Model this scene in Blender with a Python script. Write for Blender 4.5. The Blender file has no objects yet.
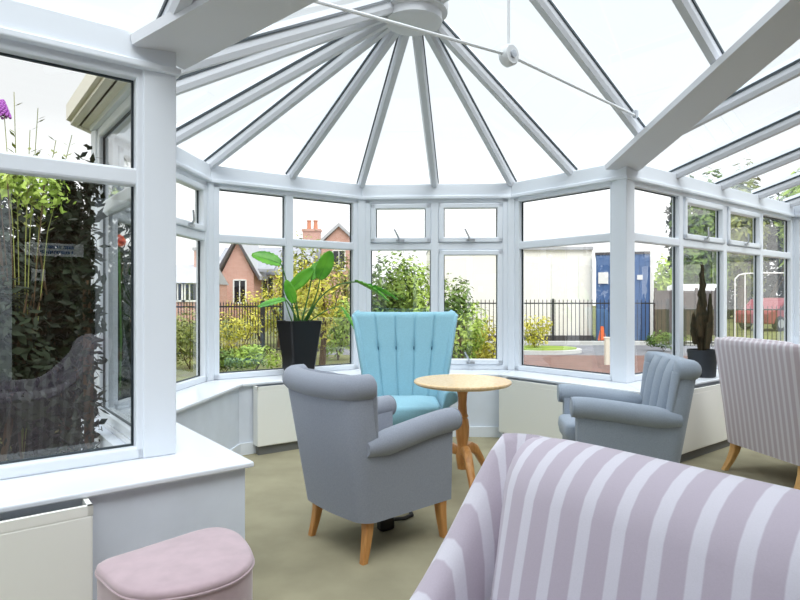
import bpy, bmesh, math, random
from mathutils import Vector, Matrix
S = bpy.context.scene
COL = S.collection
PI = math.pi
random.seed(7)
sin, cos = math.sin, math.cos

# ------------------------------------------------------------------ materials
def lin(c):
    f = lambda v: (v/12.92 if v <= .04045 else ((v+.055)/1.055)**2.4)
    return tuple(f(x/255.0) for x in c) + (1,)

def mat(name, rgb, rough=.5, spec=.5, noise=0, nscale=30, bump=0, bscale=200, metal=0, sheen=0, rgb2=None, coat=0):
    m = bpy.data.materials.new(name); m.use_nodes = True
    nt = m.node_tree; b = nt.nodes['Principled BSDF']
    b.inputs['Base Color'].default_value = lin(rgb)
    b.inputs['Roughness'].default_value = rough
    b.inputs['Specular IOR Level'].default_value = spec
    b.inputs['Metallic'].default_value = metal
    if sheen: b.inputs['Sheen Weight'].default_value = sheen
    if coat: b.inputs['Coat Weight'].default_value = coat
    tc = nt.nodes.new('ShaderNodeTexCoord')
    if noise or rgb2:
        n = nt.nodes.new('ShaderNodeTexNoise'); n.inputs['Scale'].default_value = nscale
        n.inputs['Detail'].default_value = 4
        nt.links.new(tc.outputs['Object'], n.inputs['Vector'])
        r = nt.nodes.new('ShaderNodeValToRGB')
        r.color_ramp.elements[0].position = .35; r.color_ramp.elements[1].position = .65
        c = lin(rgb); k = noise
        if rgb2:
            r.color_ramp.elements[0].color = c; r.color_ramp.elements[1].color = lin(rgb2)
        else:
            r.color_ramp.elements[0].color = tuple(x*(1-k) for x in c[:3])+(1,)
            r.color_ramp.elements[1].color = tuple(min(1, x*(1+k)) for x in c[:3])+(1,)
        nt.links.new(n.outputs['Fac'], r.inputs['Fac'])
        nt.links.new(r.outputs['Color'], b.inputs['Base Color'])
    if bump:
        n2 = nt.nodes.new('ShaderNodeTexNoise'); n2.inputs['Scale'].default_value = bscale
        nt.links.new(tc.outputs['Object'], n2.inputs['Vector'])
        bp = nt.nodes.new('ShaderNodeBump'); bp.inputs['Strength'].default_value = bump
        bp.inputs['Distance'].default_value = .004
        nt.links.new(n2.outputs['Fac'], bp.inputs['Height'])
        nt.links.new(bp.outputs['Normal'], b.inputs['Normal'])
    return m

def wood(name, rgb, rgb2, rough=.35, scale=6):
    m = mat(name, rgb, rough)
    nt = m.node_tree; b = nt.nodes['Principled BSDF']
    tc = nt.nodes.new('ShaderNodeTexCoord'); mp = nt.nodes.new('ShaderNodeMapping')
    mp.inputs['Scale'].default_value = (9, 9, 1.2)
    n = nt.nodes.new('ShaderNodeTexNoise'); n.inputs['Scale'].default_value = scale; n.inputs['Detail'].default_value = 6
    n.inputs['Distortion'].default_value = .6
    r = nt.nodes.new('ShaderNodeValToRGB'); r.color_ramp.elements[0].color = lin(rgb); r.color_ramp.elements[1].color = lin(rgb2)
    r.color_ramp.elements[0].position = .35; r.color_ramp.elements[1].position = .68
    nt.links.new(tc.outputs['Object'], mp.inputs['Vector']); nt.links.new(mp.outputs['Vector'], n.inputs['Vector'])
    nt.links.new(n.outputs['Fac'], r.inputs['Fac']); nt.links.new(r.outputs['Color'], b.inputs['Base Color'])
    return m

def brick(name, c1, c2, mortar, scale=1.0, rough=.9):
    m = mat(name, c1, rough, .2)
    nt = m.node_tree; b = nt.nodes['Principled BSDF']
    uv = nt.nodes.new('ShaderNodeUVMap')
    br = nt.nodes.new('ShaderNodeTexBrick'); br.inputs['Scale'].default_value = scale
    br.inputs['Color1'].default_value = lin(c1); br.inputs['Color2'].default_value = lin(c2)
    br.inputs['Mortar'].default_value = lin(mortar)
    br.inputs['Mortar Size'].default_value = .012
    br.inputs['Brick Width'].default_value = .225; br.inputs['Row Height'].default_value = .075
    nt.links.new(uv.outputs['UV'], br.inputs['Vector']); nt.links.new(br.outputs['Color'], b.inputs['Base Color'])
    return m

def stripe(name, ca, cb, period, frac):
    m = mat(name, ca, .85, .25, sheen=.25)
    nt = m.node_tree; b = nt.nodes['Principled BSDF']
    uv = nt.nodes.new('ShaderNodeUVMap'); sx = nt.nodes.new('ShaderNodeSeparateXYZ')
    nt.links.new(uv.outputs['UV'], sx.inputs[0])
    d = nt.nodes.new('ShaderNodeMath'); d.operation = 'DIVIDE'; d.inputs[1].default_value = period
    nt.links.new(sx.outputs['X'], d.inputs[0])
    f = nt.nodes.new('ShaderNodeMath'); f.operation = 'FRACT'; nt.links.new(d.outputs[0], f.inputs[0])
    r = nt.nodes.new('ShaderNodeValToRGB')
    e = r.color_ramp.elements
    e[0].position = 0; e[0].color = lin(ca); e[1].position = 1-frac-.04; e[1].color = lin(ca)
    x = e.new(1-frac); x.color = lin(cb); x = e.new(.96); x.color = lin(cb); x = e.new(1); x.color = lin(ca)
    nt.links.new(f.outputs[0], r.inputs['Fac'])
    n = nt.nodes.new('ShaderNodeTexNoise'); n.inputs['Scale'].default_value = 250
    mx = nt.nodes.new('ShaderNodeMix'); mx.data_type = 'RGBA'; mx.blend_type = 'MULTIPLY'; mx.inputs[0].default_value = .12
    nt.links.new(r.outputs['Color'], mx.inputs[6]); nt.links.new(n.outputs['Fac'], mx.inputs[7])
    nt.links.new(mx.outputs[2], b.inputs['Base Color'])
    return m

def glass(name, tint, f0):
    m = bpy.data.materials.new(name); m.use_nodes = True
    nt = m.node_tree
    for n in list(nt.nodes): nt.nodes.remove(n)
    out = nt.nodes.new('ShaderNodeOutputMaterial'); mix = nt.nodes.new('ShaderNodeMixShader')
    tr = nt.nodes.new('ShaderNodeBsdfTransparent'); tr.inputs['Color'].default_value = tint + (1,)
    gl = nt.nodes.new('ShaderNodeBsdfGlossy'); gl.inputs['Roughness'].default_value = .0
    lw = nt.nodes.new('ShaderNodeLayerWeight'); lw.inputs['Blend'].default_value = .5
    p = nt.nodes.new('ShaderNodeMath'); p.operation = 'POWER'; p.inputs[1].default_value = 5
    ma = nt.nodes.new('ShaderNodeMath'); ma.operation = 'MULTIPLY_ADD'; ma.inputs[1].default_value = .8; ma.inputs[2].default_value = f0
    nt.links.new(lw.outputs['Facing'], p.inputs[0]); nt.links.new(p.outputs[0], ma.inputs[0])
    nt.links.new(ma.outputs[0], mix.inputs[0]); nt.links.new(tr.outputs[0], mix.inputs[1]); nt.links.new(gl.outputs[0], mix.inputs[2])
    nt.links.new(mix.outputs[0], out.inputs['Surface'])
    return m

M = {}
M['pvc'] = mat('white_upvc', (228, 233, 240), .3, .5)
M['pvc_out'] = mat('cream_upvc', (236, 230, 214), .45, .4)
M['raft'] = mat('white_rafter', (208, 210, 215), .4, .4)
M['soffit'] = mat('white_soffit', (216, 217, 221), .6, .3)
M['gasket'] = mat('dark_gasket', (52, 62, 68), .5)
M['sill'] = mat('gloss_white_sill', (226, 230, 236), .25, .5)
M['wall'] = mat('pale_blue_grey_plaster', (216, 222, 232), .8, .3, noise=.03, nscale=6)
M['carpet'] = mat('beige_carpet', (160, 153, 128), .95, .1, noise=.10, nscale=3.5, bump=.6, bscale=380)
M['rad'] = mat('cream_white_casing', (238, 237, 230), .4, .4)
M['gap_shade'] = mat('grey_gap_shade', (112, 112, 110), .8)  # grey stands for the shadow in the gap below the radiator casings
M['dark'] = mat('dark_slot', (48, 50, 54), .7)
M['grey'] = mat('slate_grey_fabric', (145, 150, 162), .85, .25, noise=.05, nscale=160, bump=.25, bscale=500, sheen=.2)
M['greyblue'] = mat('blue_grey_fabric', (151, 161, 174), .85, .25, noise=.05, nscale=160, bump=.25, bscale=500, sheen=.2)
M['blue'] = mat('turquoise_fabric', (138, 184, 200), .8, .3, noise=.04, nscale=120, bump=.2, bscale=500, sheen=.2)
M['button'] = mat('dark_teal_button', (52, 104, 128), .7)
M['bluefold'] = mat('turquoise_seam_thread', (84, 150, 176), .8)
M['stripe'] = stripe('lilac_stripe_fabric', (190, 178, 190), (216, 211, 220), .056, .38)
M['stripe_fine'] = stripe('fine_lilac_stripe_fabric', (194, 181, 188), (218, 212, 217), .045, .42)
M['piping'] = mat('lilac_piping', (186, 176, 192), .8)
M['pink'] = mat('dusty_pink_velvet', (182, 159, 165), .7, .3, noise=.07, nscale=14, sheen=.4)
M['oak'] = wood('golden_wood', (206, 150, 88), (184, 124, 66))
M['lightoak'] = wood('light_oak', (222, 176, 112), (204, 152, 88))
M['pine'] = wood('pale_table_wood', (238, 208, 166), (226, 190, 140), .25)
M['black'] = mat('satin_black_pot', (28, 27, 30), .35, .5)
M['slate'] = mat('slate_pot', (44, 48, 54), .6, .4)
M['soil'] = mat('potting_soil', (58, 44, 34), .95, .1, noise=.3, nscale=60)
M['leaf'] = mat('glossy_green_leaf', (62, 140, 30), .35, .5, rgb2=(110, 184, 50), nscale=7)
M['stem'] = mat('green_stem', (70, 118, 50), .5)
M['cactus'] = mat('dark_cactus', (46, 48, 34), .8, .2, rgb2=(74, 62, 44), nscale=14)
M['steel'] = mat('satin_metal', (190, 194, 200), .3, .5, metal=.7)
M['rod'] = mat('white_rod', (226, 228, 230), .35)
M['blackplastic'] = mat('black_plastic', (18, 18, 20), .5)
M['glass'] = glass('window_glass', (.97, .985, .98), .165)
M['roofglass'] = glass('roof_glass', (.90, .95, .975), .05)
M['darkglass'] = mat('dark_glass', (30, 34, 40), .08, .6)
M['housebrick'] = brick('inner_house_brick', (92, 66, 52), (66, 48, 40), (92, 84, 74))
M['redbrick'] = brick('red_brick', (212, 158, 142), (196, 138, 122), (206, 186, 176))
M['pave'] = brick('red_paving', (134, 96, 86), (112, 80, 72), (112, 98, 90), .8)
M['rooftile'] = mat('grey_slate_roof', (158, 160, 168), .75, .3, noise=.08, nscale=3)
M['rooflight'] = mat('pale_grey_roof', (182, 183, 188), .75, .3, noise=.05, nscale=3)
M['barge'] = mat('dark_bargeboard', (88, 84, 88), .6)
M['whitepaint'] = mat('white_paint', (238, 238, 236), .5)
M['terracotta'] = mat('terracotta', (204, 140, 112), .8)
M['cabin'] = mat('cream_cladding', (252, 249, 240), .6, .3)
M['cabinblue'] = mat('blue_steel', (84, 116, 166), .5, .4, noise=.05, nscale=2)
M['iron'] = mat('black_iron', (40, 40, 44), .5)
M['orange'] = mat('orange_plastic', (250, 112, 40), .5)
M['tarmac'] = mat('grey_tarmac', (120, 120, 124), .9, .2, noise=.06, nscale=4)
M['kerb'] = mat('pale_kerb', (200, 200, 196), .8)
M['grass'] = mat('lawn_green', (126, 150, 60), .9, .1, rgb2=(150, 168, 82), nscale=2)
M['earth'] = mat('garden_earth', (104, 100, 74), .95, .1, rgb2=(122, 128, 78), nscale=1.2)
M['timber'] = mat('brown_timber', (94, 80, 76), .85, .2, noise=.12, nscale=5)
M['bark'] = mat('bark', (92, 76, 58), .9, .1, noise=.2, nscale=9)
M['red'] = mat('red_paint', (150, 66, 74), .3, .5)
M['whitecar'] = mat('white_car_paint', (236, 238, 240), .3, .5)
M['tyre'] = mat('tyre', (34, 34, 36), .8)
def leafmat(n, a, b):
    m = mat(n, a, .6, .25, rgb2=b, nscale=2.3)
    return m
M['lf_dark'] = leafmat('dark_conifer', (15, 25, 13), (34, 48, 24))
M['lf_mid'] = leafmat('mid_leaf', (70, 100, 42), (126, 152, 66))
M['lf_yel'] = leafmat('yellow_leaf', (176, 176, 62), (218, 208, 96))
M['lf_lime'] = leafmat('lime_leaf', (140, 172, 66), (184, 204, 104))
M['lf_olive'] = leafmat('olive_leaf', (112, 124, 66), (160, 164, 92))
M['petal'] = mat('purple_flower', (172, 96, 186), .7)
M['petal_o'] = mat('orange_flower', (246, 120, 60), .7)

# ------------------------------------------------------------------ mesh helpers
class MB:
    def __init__(s): s.bm = bmesh.new()
    def box(s, c, size, rz=0, taper=1.0, mtx=None):
        hx, hy, hz = [x/2 for x in size]
        R = mtx or Matrix.Rotation(rz, 3, 'Z'); c = Vector(c)
        v = []
        for z in (-1, 1):
            k = taper if z > 0 else 1
            for x, y in ((-1, -1), (1, -1), (1, 1), (-1, 1)):
                v.append(s.bm.verts.new(c + R @ Vector((x*hx*k, y*hy*k, z*hz))))
        for f in ((3,2,1,0),(4,5,6,7),(0,1,5,4),(1,2,6,5),(2,3,7,6),(3,0,4,7)):
            s.bm.faces.new([v[i] for i in f])
        return s
    def prism(s, poly, z0, z1):
        a = [s.bm.verts.new((x, y, z0)) for x, y in poly]; b = [s.bm.verts.new((x, y, z1)) for x, y in poly]
        n = len(poly)
        s.bm.faces.new(a[::-1]); s.bm.faces.new(b)
        for i in range(n):
            j = (i+1) % n
            s.bm.faces.new((a[i], a[j], b[j], b[i]))
        return s
    def poly(s, pts):
        s.bm.faces.new([s.bm.verts.new(p) for p in pts]); return s
    def extr(s, pts, d):
        d = Vector(d)
        a = [s.bm.verts.new(p) for p in pts]; b = [s.bm.verts.new(Vector(p)+d) for p in pts]
        n = len(pts)
        s.bm.faces.new(a[::-1]); s.bm.faces.new(b)
        for i in range(n):
            j = (i+1) % n; s.bm.faces.new((a[i], a[j], b[j], b[i]))
        return s
    def loft(s, rings, closed=True, cap=True, wrap=False):
        R = [[s.bm.verts.new(p) for p in r] for r in rings]
        n = len(R[0]); m = len(R)
        for i in range(m if wrap else m-1):
            A, B = R[i], R[(i+1) % m]
            for j in range(n if closed else n-1):
                k = (j+1) % n
                s.bm.faces.new((A[j], A[k], B[k], B[j]))
        if cap and closed and not wrap:
            s.bm.faces.new(R[0][::-1]); s.bm.faces.new(R[-1])
        return s
    def tube(s, pts, r, n=8):
        pts = [Vector(p) for p in pts]
        rs = r if isinstance(r, (list, tuple)) else [r]*len(pts)
        rings = []; ref = None
        for i, p in enumerate(pts):
            d = (pts[min(i+1, len(pts)-1)]-pts[max(i-1, 0)]).normalized()
            if ref is None:
                ref = Vector((0, 0, 1)) if abs(d.z) < .9 else Vector((1, 0, 0))
            a = (ref - d*ref.dot(d)).normalized(); ref = a
            b = d.cross(a)
            rings.append([p+(a*cos(2*PI*k/n)+b*sin(2*PI*k/n))*rs[i] for k in range(n)])
        return s.loft(rings)
    def lathe(s, prof, n=32, o=(0, 0, 0)):
        rings = [[(o[0]+r*cos(2*PI*k/n), o[1]+r*sin(2*PI*k/n), o[2]+z) for k in range(n)] for r, z in prof]
        return s.loft(rings)
    def sphere(s, c, r, n=12):
        prof = [(max(1e-3, sin(PI*i/n))*r, -cos(PI*i/n)*r) for i in range(n+1)]
        return s.lathe(prof, n*2, c)
    def build(s, name, m, parent=None, smooth=False, bevel=0, bseg=2, uv=None, uvi=None, subsurf=0):
        bmesh.ops.recalc_face_normals(s.bm, faces=s.bm.faces)
        s.bm.verts.index_update()
        uv = uv or uvi
        if uv:
            L = s.bm.loops.layers.uv.new('UVMap')
            for f in s.bm.faces:
                nrm = f.normal
                for l in f.loops:
                    l[L].uv = uv(l.vert.co, nrm) if not uvi else (uvi(l.vert.index), l.vert.co.z)
        me = bpy.data.meshes.new(name); s.bm.to_mesh(me); s.bm.free()
        if smooth:
            for p in me.polygons: p.use_smooth = True
            if smooth != 'all':
                me.set_sharp_from_angle(angle=math.radians(smooth if not isinstance(smooth, bool) else 40))
        me.materials.append(M[m])
        o = bpy.data.objects.new(name, me); COL.objects.link(o)
        if parent: o.parent = parent
        if bevel:
            b = o.modifiers.new('bevel', 'BEVEL'); b.width = bevel; b.segments = bseg; b.limit_method = 'ANGLE'; b.angle_limit = .6
        if subsurf:
            b = o.modifiers.new('sub', 'SUBSURF'); b.levels = subsurf; b.render_levels = subsurf
        return o

def thing(name, label, cat, loc=(0, 0, 0), rz=0, group=None):
    o = bpy.data.objects.new(name, None); COL.objects.link(o); o.empty_display_size = .1
    o.location = loc; o.rotation_euler = (0, 0, rz)
    return tag(o, label, cat, group)
def tag(o, label, cat, group=None, kind=None):
    o['label'] = label; o['category'] = cat
    if group: o['group'] = group
    if kind: o['kind'] = kind
    return o
def struct(name, label=None, cat=None):
    o = bpy.data.objects.new(name, None); COL.objects.link(o); o['kind'] = 'structure'
    if label: o['label'] = label
    if cat: o['category'] = cat
    return o
def st(o, label=None, cat=None):
    o['kind'] = 'structure'
    if label: o['label'] = label
    if cat: o['category'] = cat
    return o
def dup(root, loc, rz, label, group=None):
    r = root.copy(); COL.objects.link(r); r.location = loc; r.rotation_euler = (0, 0, rz); r['label'] = label
    if group: r['group'] = group
    for ch in list(root.children):
        c = ch.copy(); COL.objects.link(c); c.parent = r
        for g in ch.children:
            d = g.copy(); COL.objects.link(d); d.parent = c
    return r
def boxuv(co, n):
    if abs(n.x) > max(abs(n.y), abs(n.z)): return (co.y, co.z)
    if abs(n.y) > abs(n.z): return (co.x, co.z)
    return (co.x, co.y)
def sm(a, b, x):
    t = min(1, max(0, (x-a)/(b-a))); return t*t*(3-2*t)

# ------------------------------------------------------------------ plan of the room
F = 590.0; EYE = 1.2; GZ = -.15
TH = math.radians(38)
U = Vector((cos(TH), sin(TH))); V = Vector((-sin(TH), cos(TH)))
A = Vector((-1.012, 2.48)); D = Vector((1.758, 4.635))
P0 = A + 1.1*V; P3 = D + 1.1*V + Vector((-.03, -.01))
P1 = Vector((-1.56, 4.74)); P2 = Vector((-.372, 5.57))
L = A - 2.6*U; R = D + 3.45*U; DEP = 3.2
R2 = R - DEP*V; L2 = L - DEP*V
LINE = [L, A, P0, P1, P2, P3, D, R, R2]
def offs(d, pts=LINE):
    """the plan line moved d into the room, mitred; the left side of the bay has a thinner reveal"""
    n = len(pts); dd = [d*(.72 if (i == 1 and d > .2) else 1) for i in range(n-1)]
    T = [(pts[i+1]-pts[i]).normalized() for i in range(n-1)]; N = [Vector((t.y, -t.x)) for t in T]
    out = [pts[0]+N[0]*dd[0]]
    for i in range(1, n-1):
        a, b = N[i-1], N[i]; det = a.x*b.y-a.y*b.x
        ca, cb_ = a.dot(pts[i])+dd[i-1], b.dot(pts[i])+dd[i]
        out.append(Vector(((ca*b.y-cb_*a.y)/det, (a.x*cb_-b.x*ca)/det)))
    out.append(pts[-1]+N[-1]*dd[-1])
    return out
def strip(i, d0, d1, z0, z1, mb=None):
    mb = mb or MB(); a = offs(d0); b = offs(d1)
    return mb.prism([a[i], a[i+1], b[i+1], b[i]], z0, z1)
def uvp(u, v, z=0):
    p = A + u*U + v*V; return Vector((p.x, p.y, z))
EAV = 2.28; RIDGE = 3.2; SILL = .555
SEG = ['front_left', 'bay_side_left', 'bay_corner_left', 'bay_back', 'bay_corner_right', 'bay_side_right', 'front_right', 'far_right']

# floor, walls, sills
inner = offs(.33)
fl = MB().prism([(p.x, p.y) for p in offs(.05)] + [tuple(L2)], -.12, 0)
st(fl.build('floor', 'carpet'), 'beige carpet across the conservatory floor', 'floor')
for i, nme in enumerate(SEG):
    st(strip(i, -.10, .33, -.12, SILL-.022).build('wall_'+nme, 'wall'))
    if i < 7:
        st(strip(i, .33, .345, 0, .09).build('baseboard_'+nme, 'pvc'))
for i in range(8):
    st(strip(i, -.05, .365, SILL-.022, SILL).build('trim_%d' % (i+1), 'sill', bevel=.006))

# ------------------------------------------------------------------ windows
ZB, ZT, ZM = .60, 2.15, 1.70
def window(n, a, b, mull, top_open=(), low_open=(), endpad=(.05, .05), label=None, backs=False):
    """frame between plan points a and b; mull = distances of mullion centres"""
    a, b = Vector(a), Vector(b); t = (b-a); ln = t.length; t.normalize(); ang = math.atan2(t.y, t.x)
    root = struct('window_%d' % n, label, 'window' if label else None)
    root.location = (a.x, a.y, 0); root.rotation_euler = (0, 0, ang)
    dp = .075; fw = .05
    x0, x1 = endpad[0], ln-endpad[1]
    f = MB()
    f.box(((x0+x1)/2, 0, SILL+.0235), (x1-x0, dp, .047)); f.box(((x0+x1)/2, 0, ZT-.025), (x1-x0, dp, .05))
    f.box((x0+fw/2, 0, (SILL+ZT)/2), (fw, dp, ZT-SILL)); f.box((x1-fw/2, 0, (SILL+ZT)/2), (fw, dp, ZT-SILL))
    f.build('frame', 'pvc', root, bevel=.008)
    g = MB()
    g.box(((x0+x1)/2, .01, SILL+.050), (x1-x0-.08, .012, .010)); g.box(((x0+x1)/2, .01, ZT-.053), (x1-x0-.08, .012, .010))
    g.box((x0+fw+.003, .01, (SILL+ZT)/2), (.010, .012, ZT-SILL-.12)); g.box((x1-fw-.003, .01, (SILL+ZT)/2), (.010, .012, ZT-SILL-.12))
    g.build('gasket', 'gasket', root)
    cells = [x0+fw] + [m for m in mull] + [x1-fw]
    for m in mull:
        MB().box((m, 0, (SILL+ZT)/2), (.075, dp-.004, ZT-SILL-.06)).build('mullion', 'pvc', root, bevel=.008)
    MB().box(((x0+x1)/2, 0, ZM), (x1-x0-.06, dp-.008, .07)).build('transom', 'pvc', root, bevel=.01)
    for k in range(len(cells)-1):
        l = cells[k] + (.0375 if k else 0); r = cells[k+1] - (.0375 if k < len(cells)-2 else 0)
        for (zl, zh, op) in ((SILL+.047, ZM-.035, k in low_open), (ZM+.035, ZT-.05, k in top_open)):
            if op:
                c = MB(); w = .048
                c.box(((l+r)/2, -.012, zl+w/2), (r-l, .075, w)); c.box(((l+r)/2, -.012, zh-w/2), (r-l, .075, w))
                c.box((l+w/2, -.012, (zl+zh)/2), (w, .075, zh-zl)); c.box((r-w/2, -.012, (zl+zh)/2), (w, .075, zh-zl))
                cs = c.build('casement', 'pvc', root, bevel=.009)
                gk = MB()
                for s_ in (l+w+.003, r-w-.003): gk.box((s_, 0, (zl+zh)/2), (.009, .012, zh-zl-2*w))
                gk.build('gasket', 'gasket', cs)
                h = MB(); cx = (l+r)/2
                h.box((cx, -.055, zl+.018), (.075, .02, .02)); h.tube([(cx-.01, -.06, zl+.02), (cx-.02, -.085, zl+.05), (cx-.055, -.095, zl+.12)], [.009, .009, .007], 8)
                h.build('handle', 'steel', cs, smooth=True)
                pl, pr, pb, pt = l+w, r-w, zl+w, zh-w
            else:
                pl, pr, pb, pt = l, r, zl, zh
                gk = MB()
                gk.box((pr-.003, .01, (pb+pt)/2), (.010, .012, pt-pb)); gk.box((pl+.003, .01, (pb+pt)/2), (.010, .012, pt-pb))
                gk.build('gasket', 'gasket', root)
            MB().poly([(pl, .012, pb), (pr, .012, pb), (pr, .012, pt), (pl, .012, pt)]).build('pane', 'glass', root)
    return root
ln = (A-L).length
window(1, L, A, [ln-1.27], label='wide window beside the pink footstool')
window(2, A, P0, [], label='side window of the bay behind the near left post')
window(3, P0, P1, [(P1-P0).length/2], (0, 1), label='left bay window with opening top light')
window(4, P1, P2, [(P2-P1).length*.49], label='bay window behind the tall leafy plant')
window(5, P2, P3, [(P3-P2).length*.49], (0, 1), (1,), label='bay window behind the turquoise chair')
window(6, P3, D, [], label='single bay window looking towards the blue container')
window(7, D, R, [.85, 1.70, 2.55], (1, 2), label='four-light window behind the cactus')
window(8, R, R2, [.9, 1.85, 2.8], (1,), label='window on the far right return wall')
# corner posts
for i, p in enumerate((A, P0, P1, P2, P3, D, R)):
    j = i+1
    n1 = (LINE[j]-LINE[j-1]).normalized(); n2 = (LINE[j+1]-LINE[j]).normalized()
    q = [offs(d)[j] for d in (-.055, .055)]
    e1 = .052 if i not in (0, 5) else .075
    def side(t, s, d): return p + s*t*e1 + Vector((t.y, -t.x))*d
    poly = [q[0], side(n1, -1, -.045), side(n1, -1, .045), q[1], side(n2, 1, .045), side(n2, 1, -.045)]
    st(MB().prism([(x.x, x.y) for x in poly], SILL, ZT).build('trim_%d' % (20+i), 'pvc', bevel=.006), 'white corner post of the conservatory frame')

# ------------------------------------------------------------------ ceiling / roof
ceil = struct('ceiling', 'glazed conservatory roof with white rafters', 'roof')
for i in range(8):
    strip(i, -.06, .055, ZT, EAV).build('eaves_beam', 'pvc', ceil, bevel=.006)
    strip(i, .03, .070, ZT-.012, ZT+.018).build('eaves_moulding', 'pvc', ceil, bevel=.006)
for i in range(7):
    strip(i, -.11, -.06, ZT+.03, EAV+.03).build('fascia', 'pvc_out', ceil)
    gmb = MB(); strip(i, -.16, -.11, EAV-.075, EAV-.065, gmb); strip(i, -.17, -.16, EAV-.075, EAV+.01, gmb)
    strip(i, -.15, -.10, EAV-.10, EAV-.085, gmb)
    gmb.build('gutter', 'pvc_out', ceil)
def bar(p0, p1, w=.066, h=.075, name='rafter', m='raft'):
    p0, p1 = Vector(p0), Vector(p1); d = (p1-p0).normalized()
    s = d.cross(Vector((0, 0, 1))).normalized(); up = s.cross(d)
    def ring(p, prof): return [p + s*x + up*z for x, z in prof]
    pr = [(-w*.32, -h), (w*.32, -h), (w*.5, -h*.62), (w*.5, -.012), (-w*.5, -.012), (-w*.5, -h*.62)]
    o = MB().loft([ring(p0, pr), ring(p1, pr)]).build(name, m, ceil)
    g = w*.5+.007
    pr = [(-g, -.012), (g, -.012), (g, .004), (-g, .004)]
    MB().loft([ring(p0, pr), ring(p1, pr)]).build('gasket', 'gasket', o)
    c = w*.5
    pr = [(-c, .006), (c, .006), (c*.6, .04), (-c*.6, .04)]
    MB().loft([ring(p0, pr), ring(p1, pr)]).build('cap', 'pvc', o)
    return o
AP = uvp(1.75, .45, RIDGE)
def e3(p): return Vector((p.x, p.y, EAV+.02))
def toapex(p):
    b = e3(p); d = (AP-b); l = d.length; return b, b + d*((l-.10)/l)
for p in (P0, (P0+P1)/2, P1, (P1+P2)/2, P2, P2+(P3-P2)*.49, P3):
    bar(*toapex(p))
K = (RIDGE-EAV)/1.75            # slope of the bay sides
K2 = (RIDGE-EAV)/DEP            # slope of the lean-to
AB = K2/K
Z0 = EAV+.02
def lz(b): return Z0 + (RIDGE-Z0)*b/DEP
for w in (.45, -.30, -1.0, -1.7, -2.4, -3.1):
    a0 = 0 if w >= 0 else -w*AB
    za = Z0 if w >= 0 else lz(-w)
    bar(uvp(a0, w, za), uvp(1.70, w, RIDGE)); bar(uvp(3.5-a0, w, za), uvp(1.80, w, RIDGE))
bar(uvp(1.75, .40, RIDGE+.02), uvp(1.75, -DEP, RIDGE+.02), .12, .11, 'ridge_beam')
# valley beams with wide flat soffit boards
def valley(u0, s):
    p0 = uvp(u0, .0, Z0+.008); p1 = uvp(u0+s*AB*DEP, -DEP, RIDGE+.008)
    d = (p1-p0).normalized(); sd = d.cross(Vector((0, 0, 1))).normalized(); up = sd.cross(d)
    w = .142
    ring = lambda p, pr: [p + sd*x + up*z for x, z in pr]
    p0b = p0 - d*.02
    pr = [(-w, -.088), (w, -.088), (w, -.045), (.05, -.02), (-.05, -.02), (-w, -.045)]
    MB().loft([ring(p0b, pr), ring(p1, pr)]).build('valley_beam', 'soffit', ceil)
valley(0, 1); valley(3.5, -1)
u = -2.55
while u < 7.0:
    if u < -.05 or u > 3.45: b0 = 0
    elif u <= 1.75: b0 = u/AB
    else: b0 = (3.5-u)/AB
    if b0 < DEP-.3: bar(uvp(u, -b0, lz(b0)), uvp(u, -DEP, RIDGE))
    u += .85
# boss at the end of the ridge
bm_ = MB().lathe([(.001, -.15), (.16, -.15), (.19, -.135), (.19, -.085), (.225, -.075), (.23, -.03), (.14, .03), (.001, .05)], 40)
bo = bm_.build('ridge_boss', 'soffit', ceil, smooth=True); bo.location = (AP.x, AP.y, AP.z-.03)
fin = MB().box((0, 0, 0), (.16, .55, .015), TH); fo = fin.build('ridge_soffit', 'soffit', ceil); fo.location = uvp(1.75, .15, RIDGE-.085)
# panes
def rp(*pts): MB().poly(pts).build('roof_pane', 'roofglass', ceil)
eP = [e3(p) for p in LINE]
rp(eP[2], eP[3], AP); rp(eP[3], eP[4], AP); rp(eP[4], eP[5], AP)
for (u0, uq, e) in ((0, 1.75, eP[2]), (3.5, 1.75, eP[5])):
    rp(uvp(u0, 0, Z0), e, AP, uvp(1.75, -DEP, RIDGE))
rp(eP[0], eP[1], uvp(1.75, -DEP, RIDGE), uvp(-2.6, -DEP, RIDGE))
rp(eP[6], eP[7], uvp(6.95, -DEP, RIDGE), uvp(1.75, -DEP, RIDGE))

# roof tie: hanger, disc and two rods
TC = uvp(1.76, -.37, 2.555)
tie = thing('roof_tie', 'white tie rods with round disc hanging under the roof ridge', 'tie rod', TC, TH)
MB().lathe([(.001, -.03), (.05, -.03), (.058, -.02), (.058, .02), (.05, .03), (.001, .03)], 28).build('disc', 'rod', tie, smooth=True).rotation_euler = (PI/2, 0, 0)
kn = MB().lathe([(.001, 0), (.02, 0), (.02, .012), (.001, .014)], 16).build('bolt', 'steel', tie, smooth=True); kn.rotation_euler = (PI/2, 0, 0); kn.location = (0, -.03, 0)
MB().tube([(0, 0, .04), (0, 0, RIDGE-2.555-.08)], .008).build('hanger', 'rod', tie, smooth=True)
za = Z0+K*.47-2.555-.075
for s_ in (-1, 1):
    MB().tube([(s_*.05, 0, 0), (s_*(1.75-.46), 0, za)], .009).build('rod', 'rod', tie, smooth=True)
    MB().box((s_*(1.75-.455), 0, za+.01), (.03, .03, .05)).build('bracket', 'steel', tie, bevel=.004)

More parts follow.
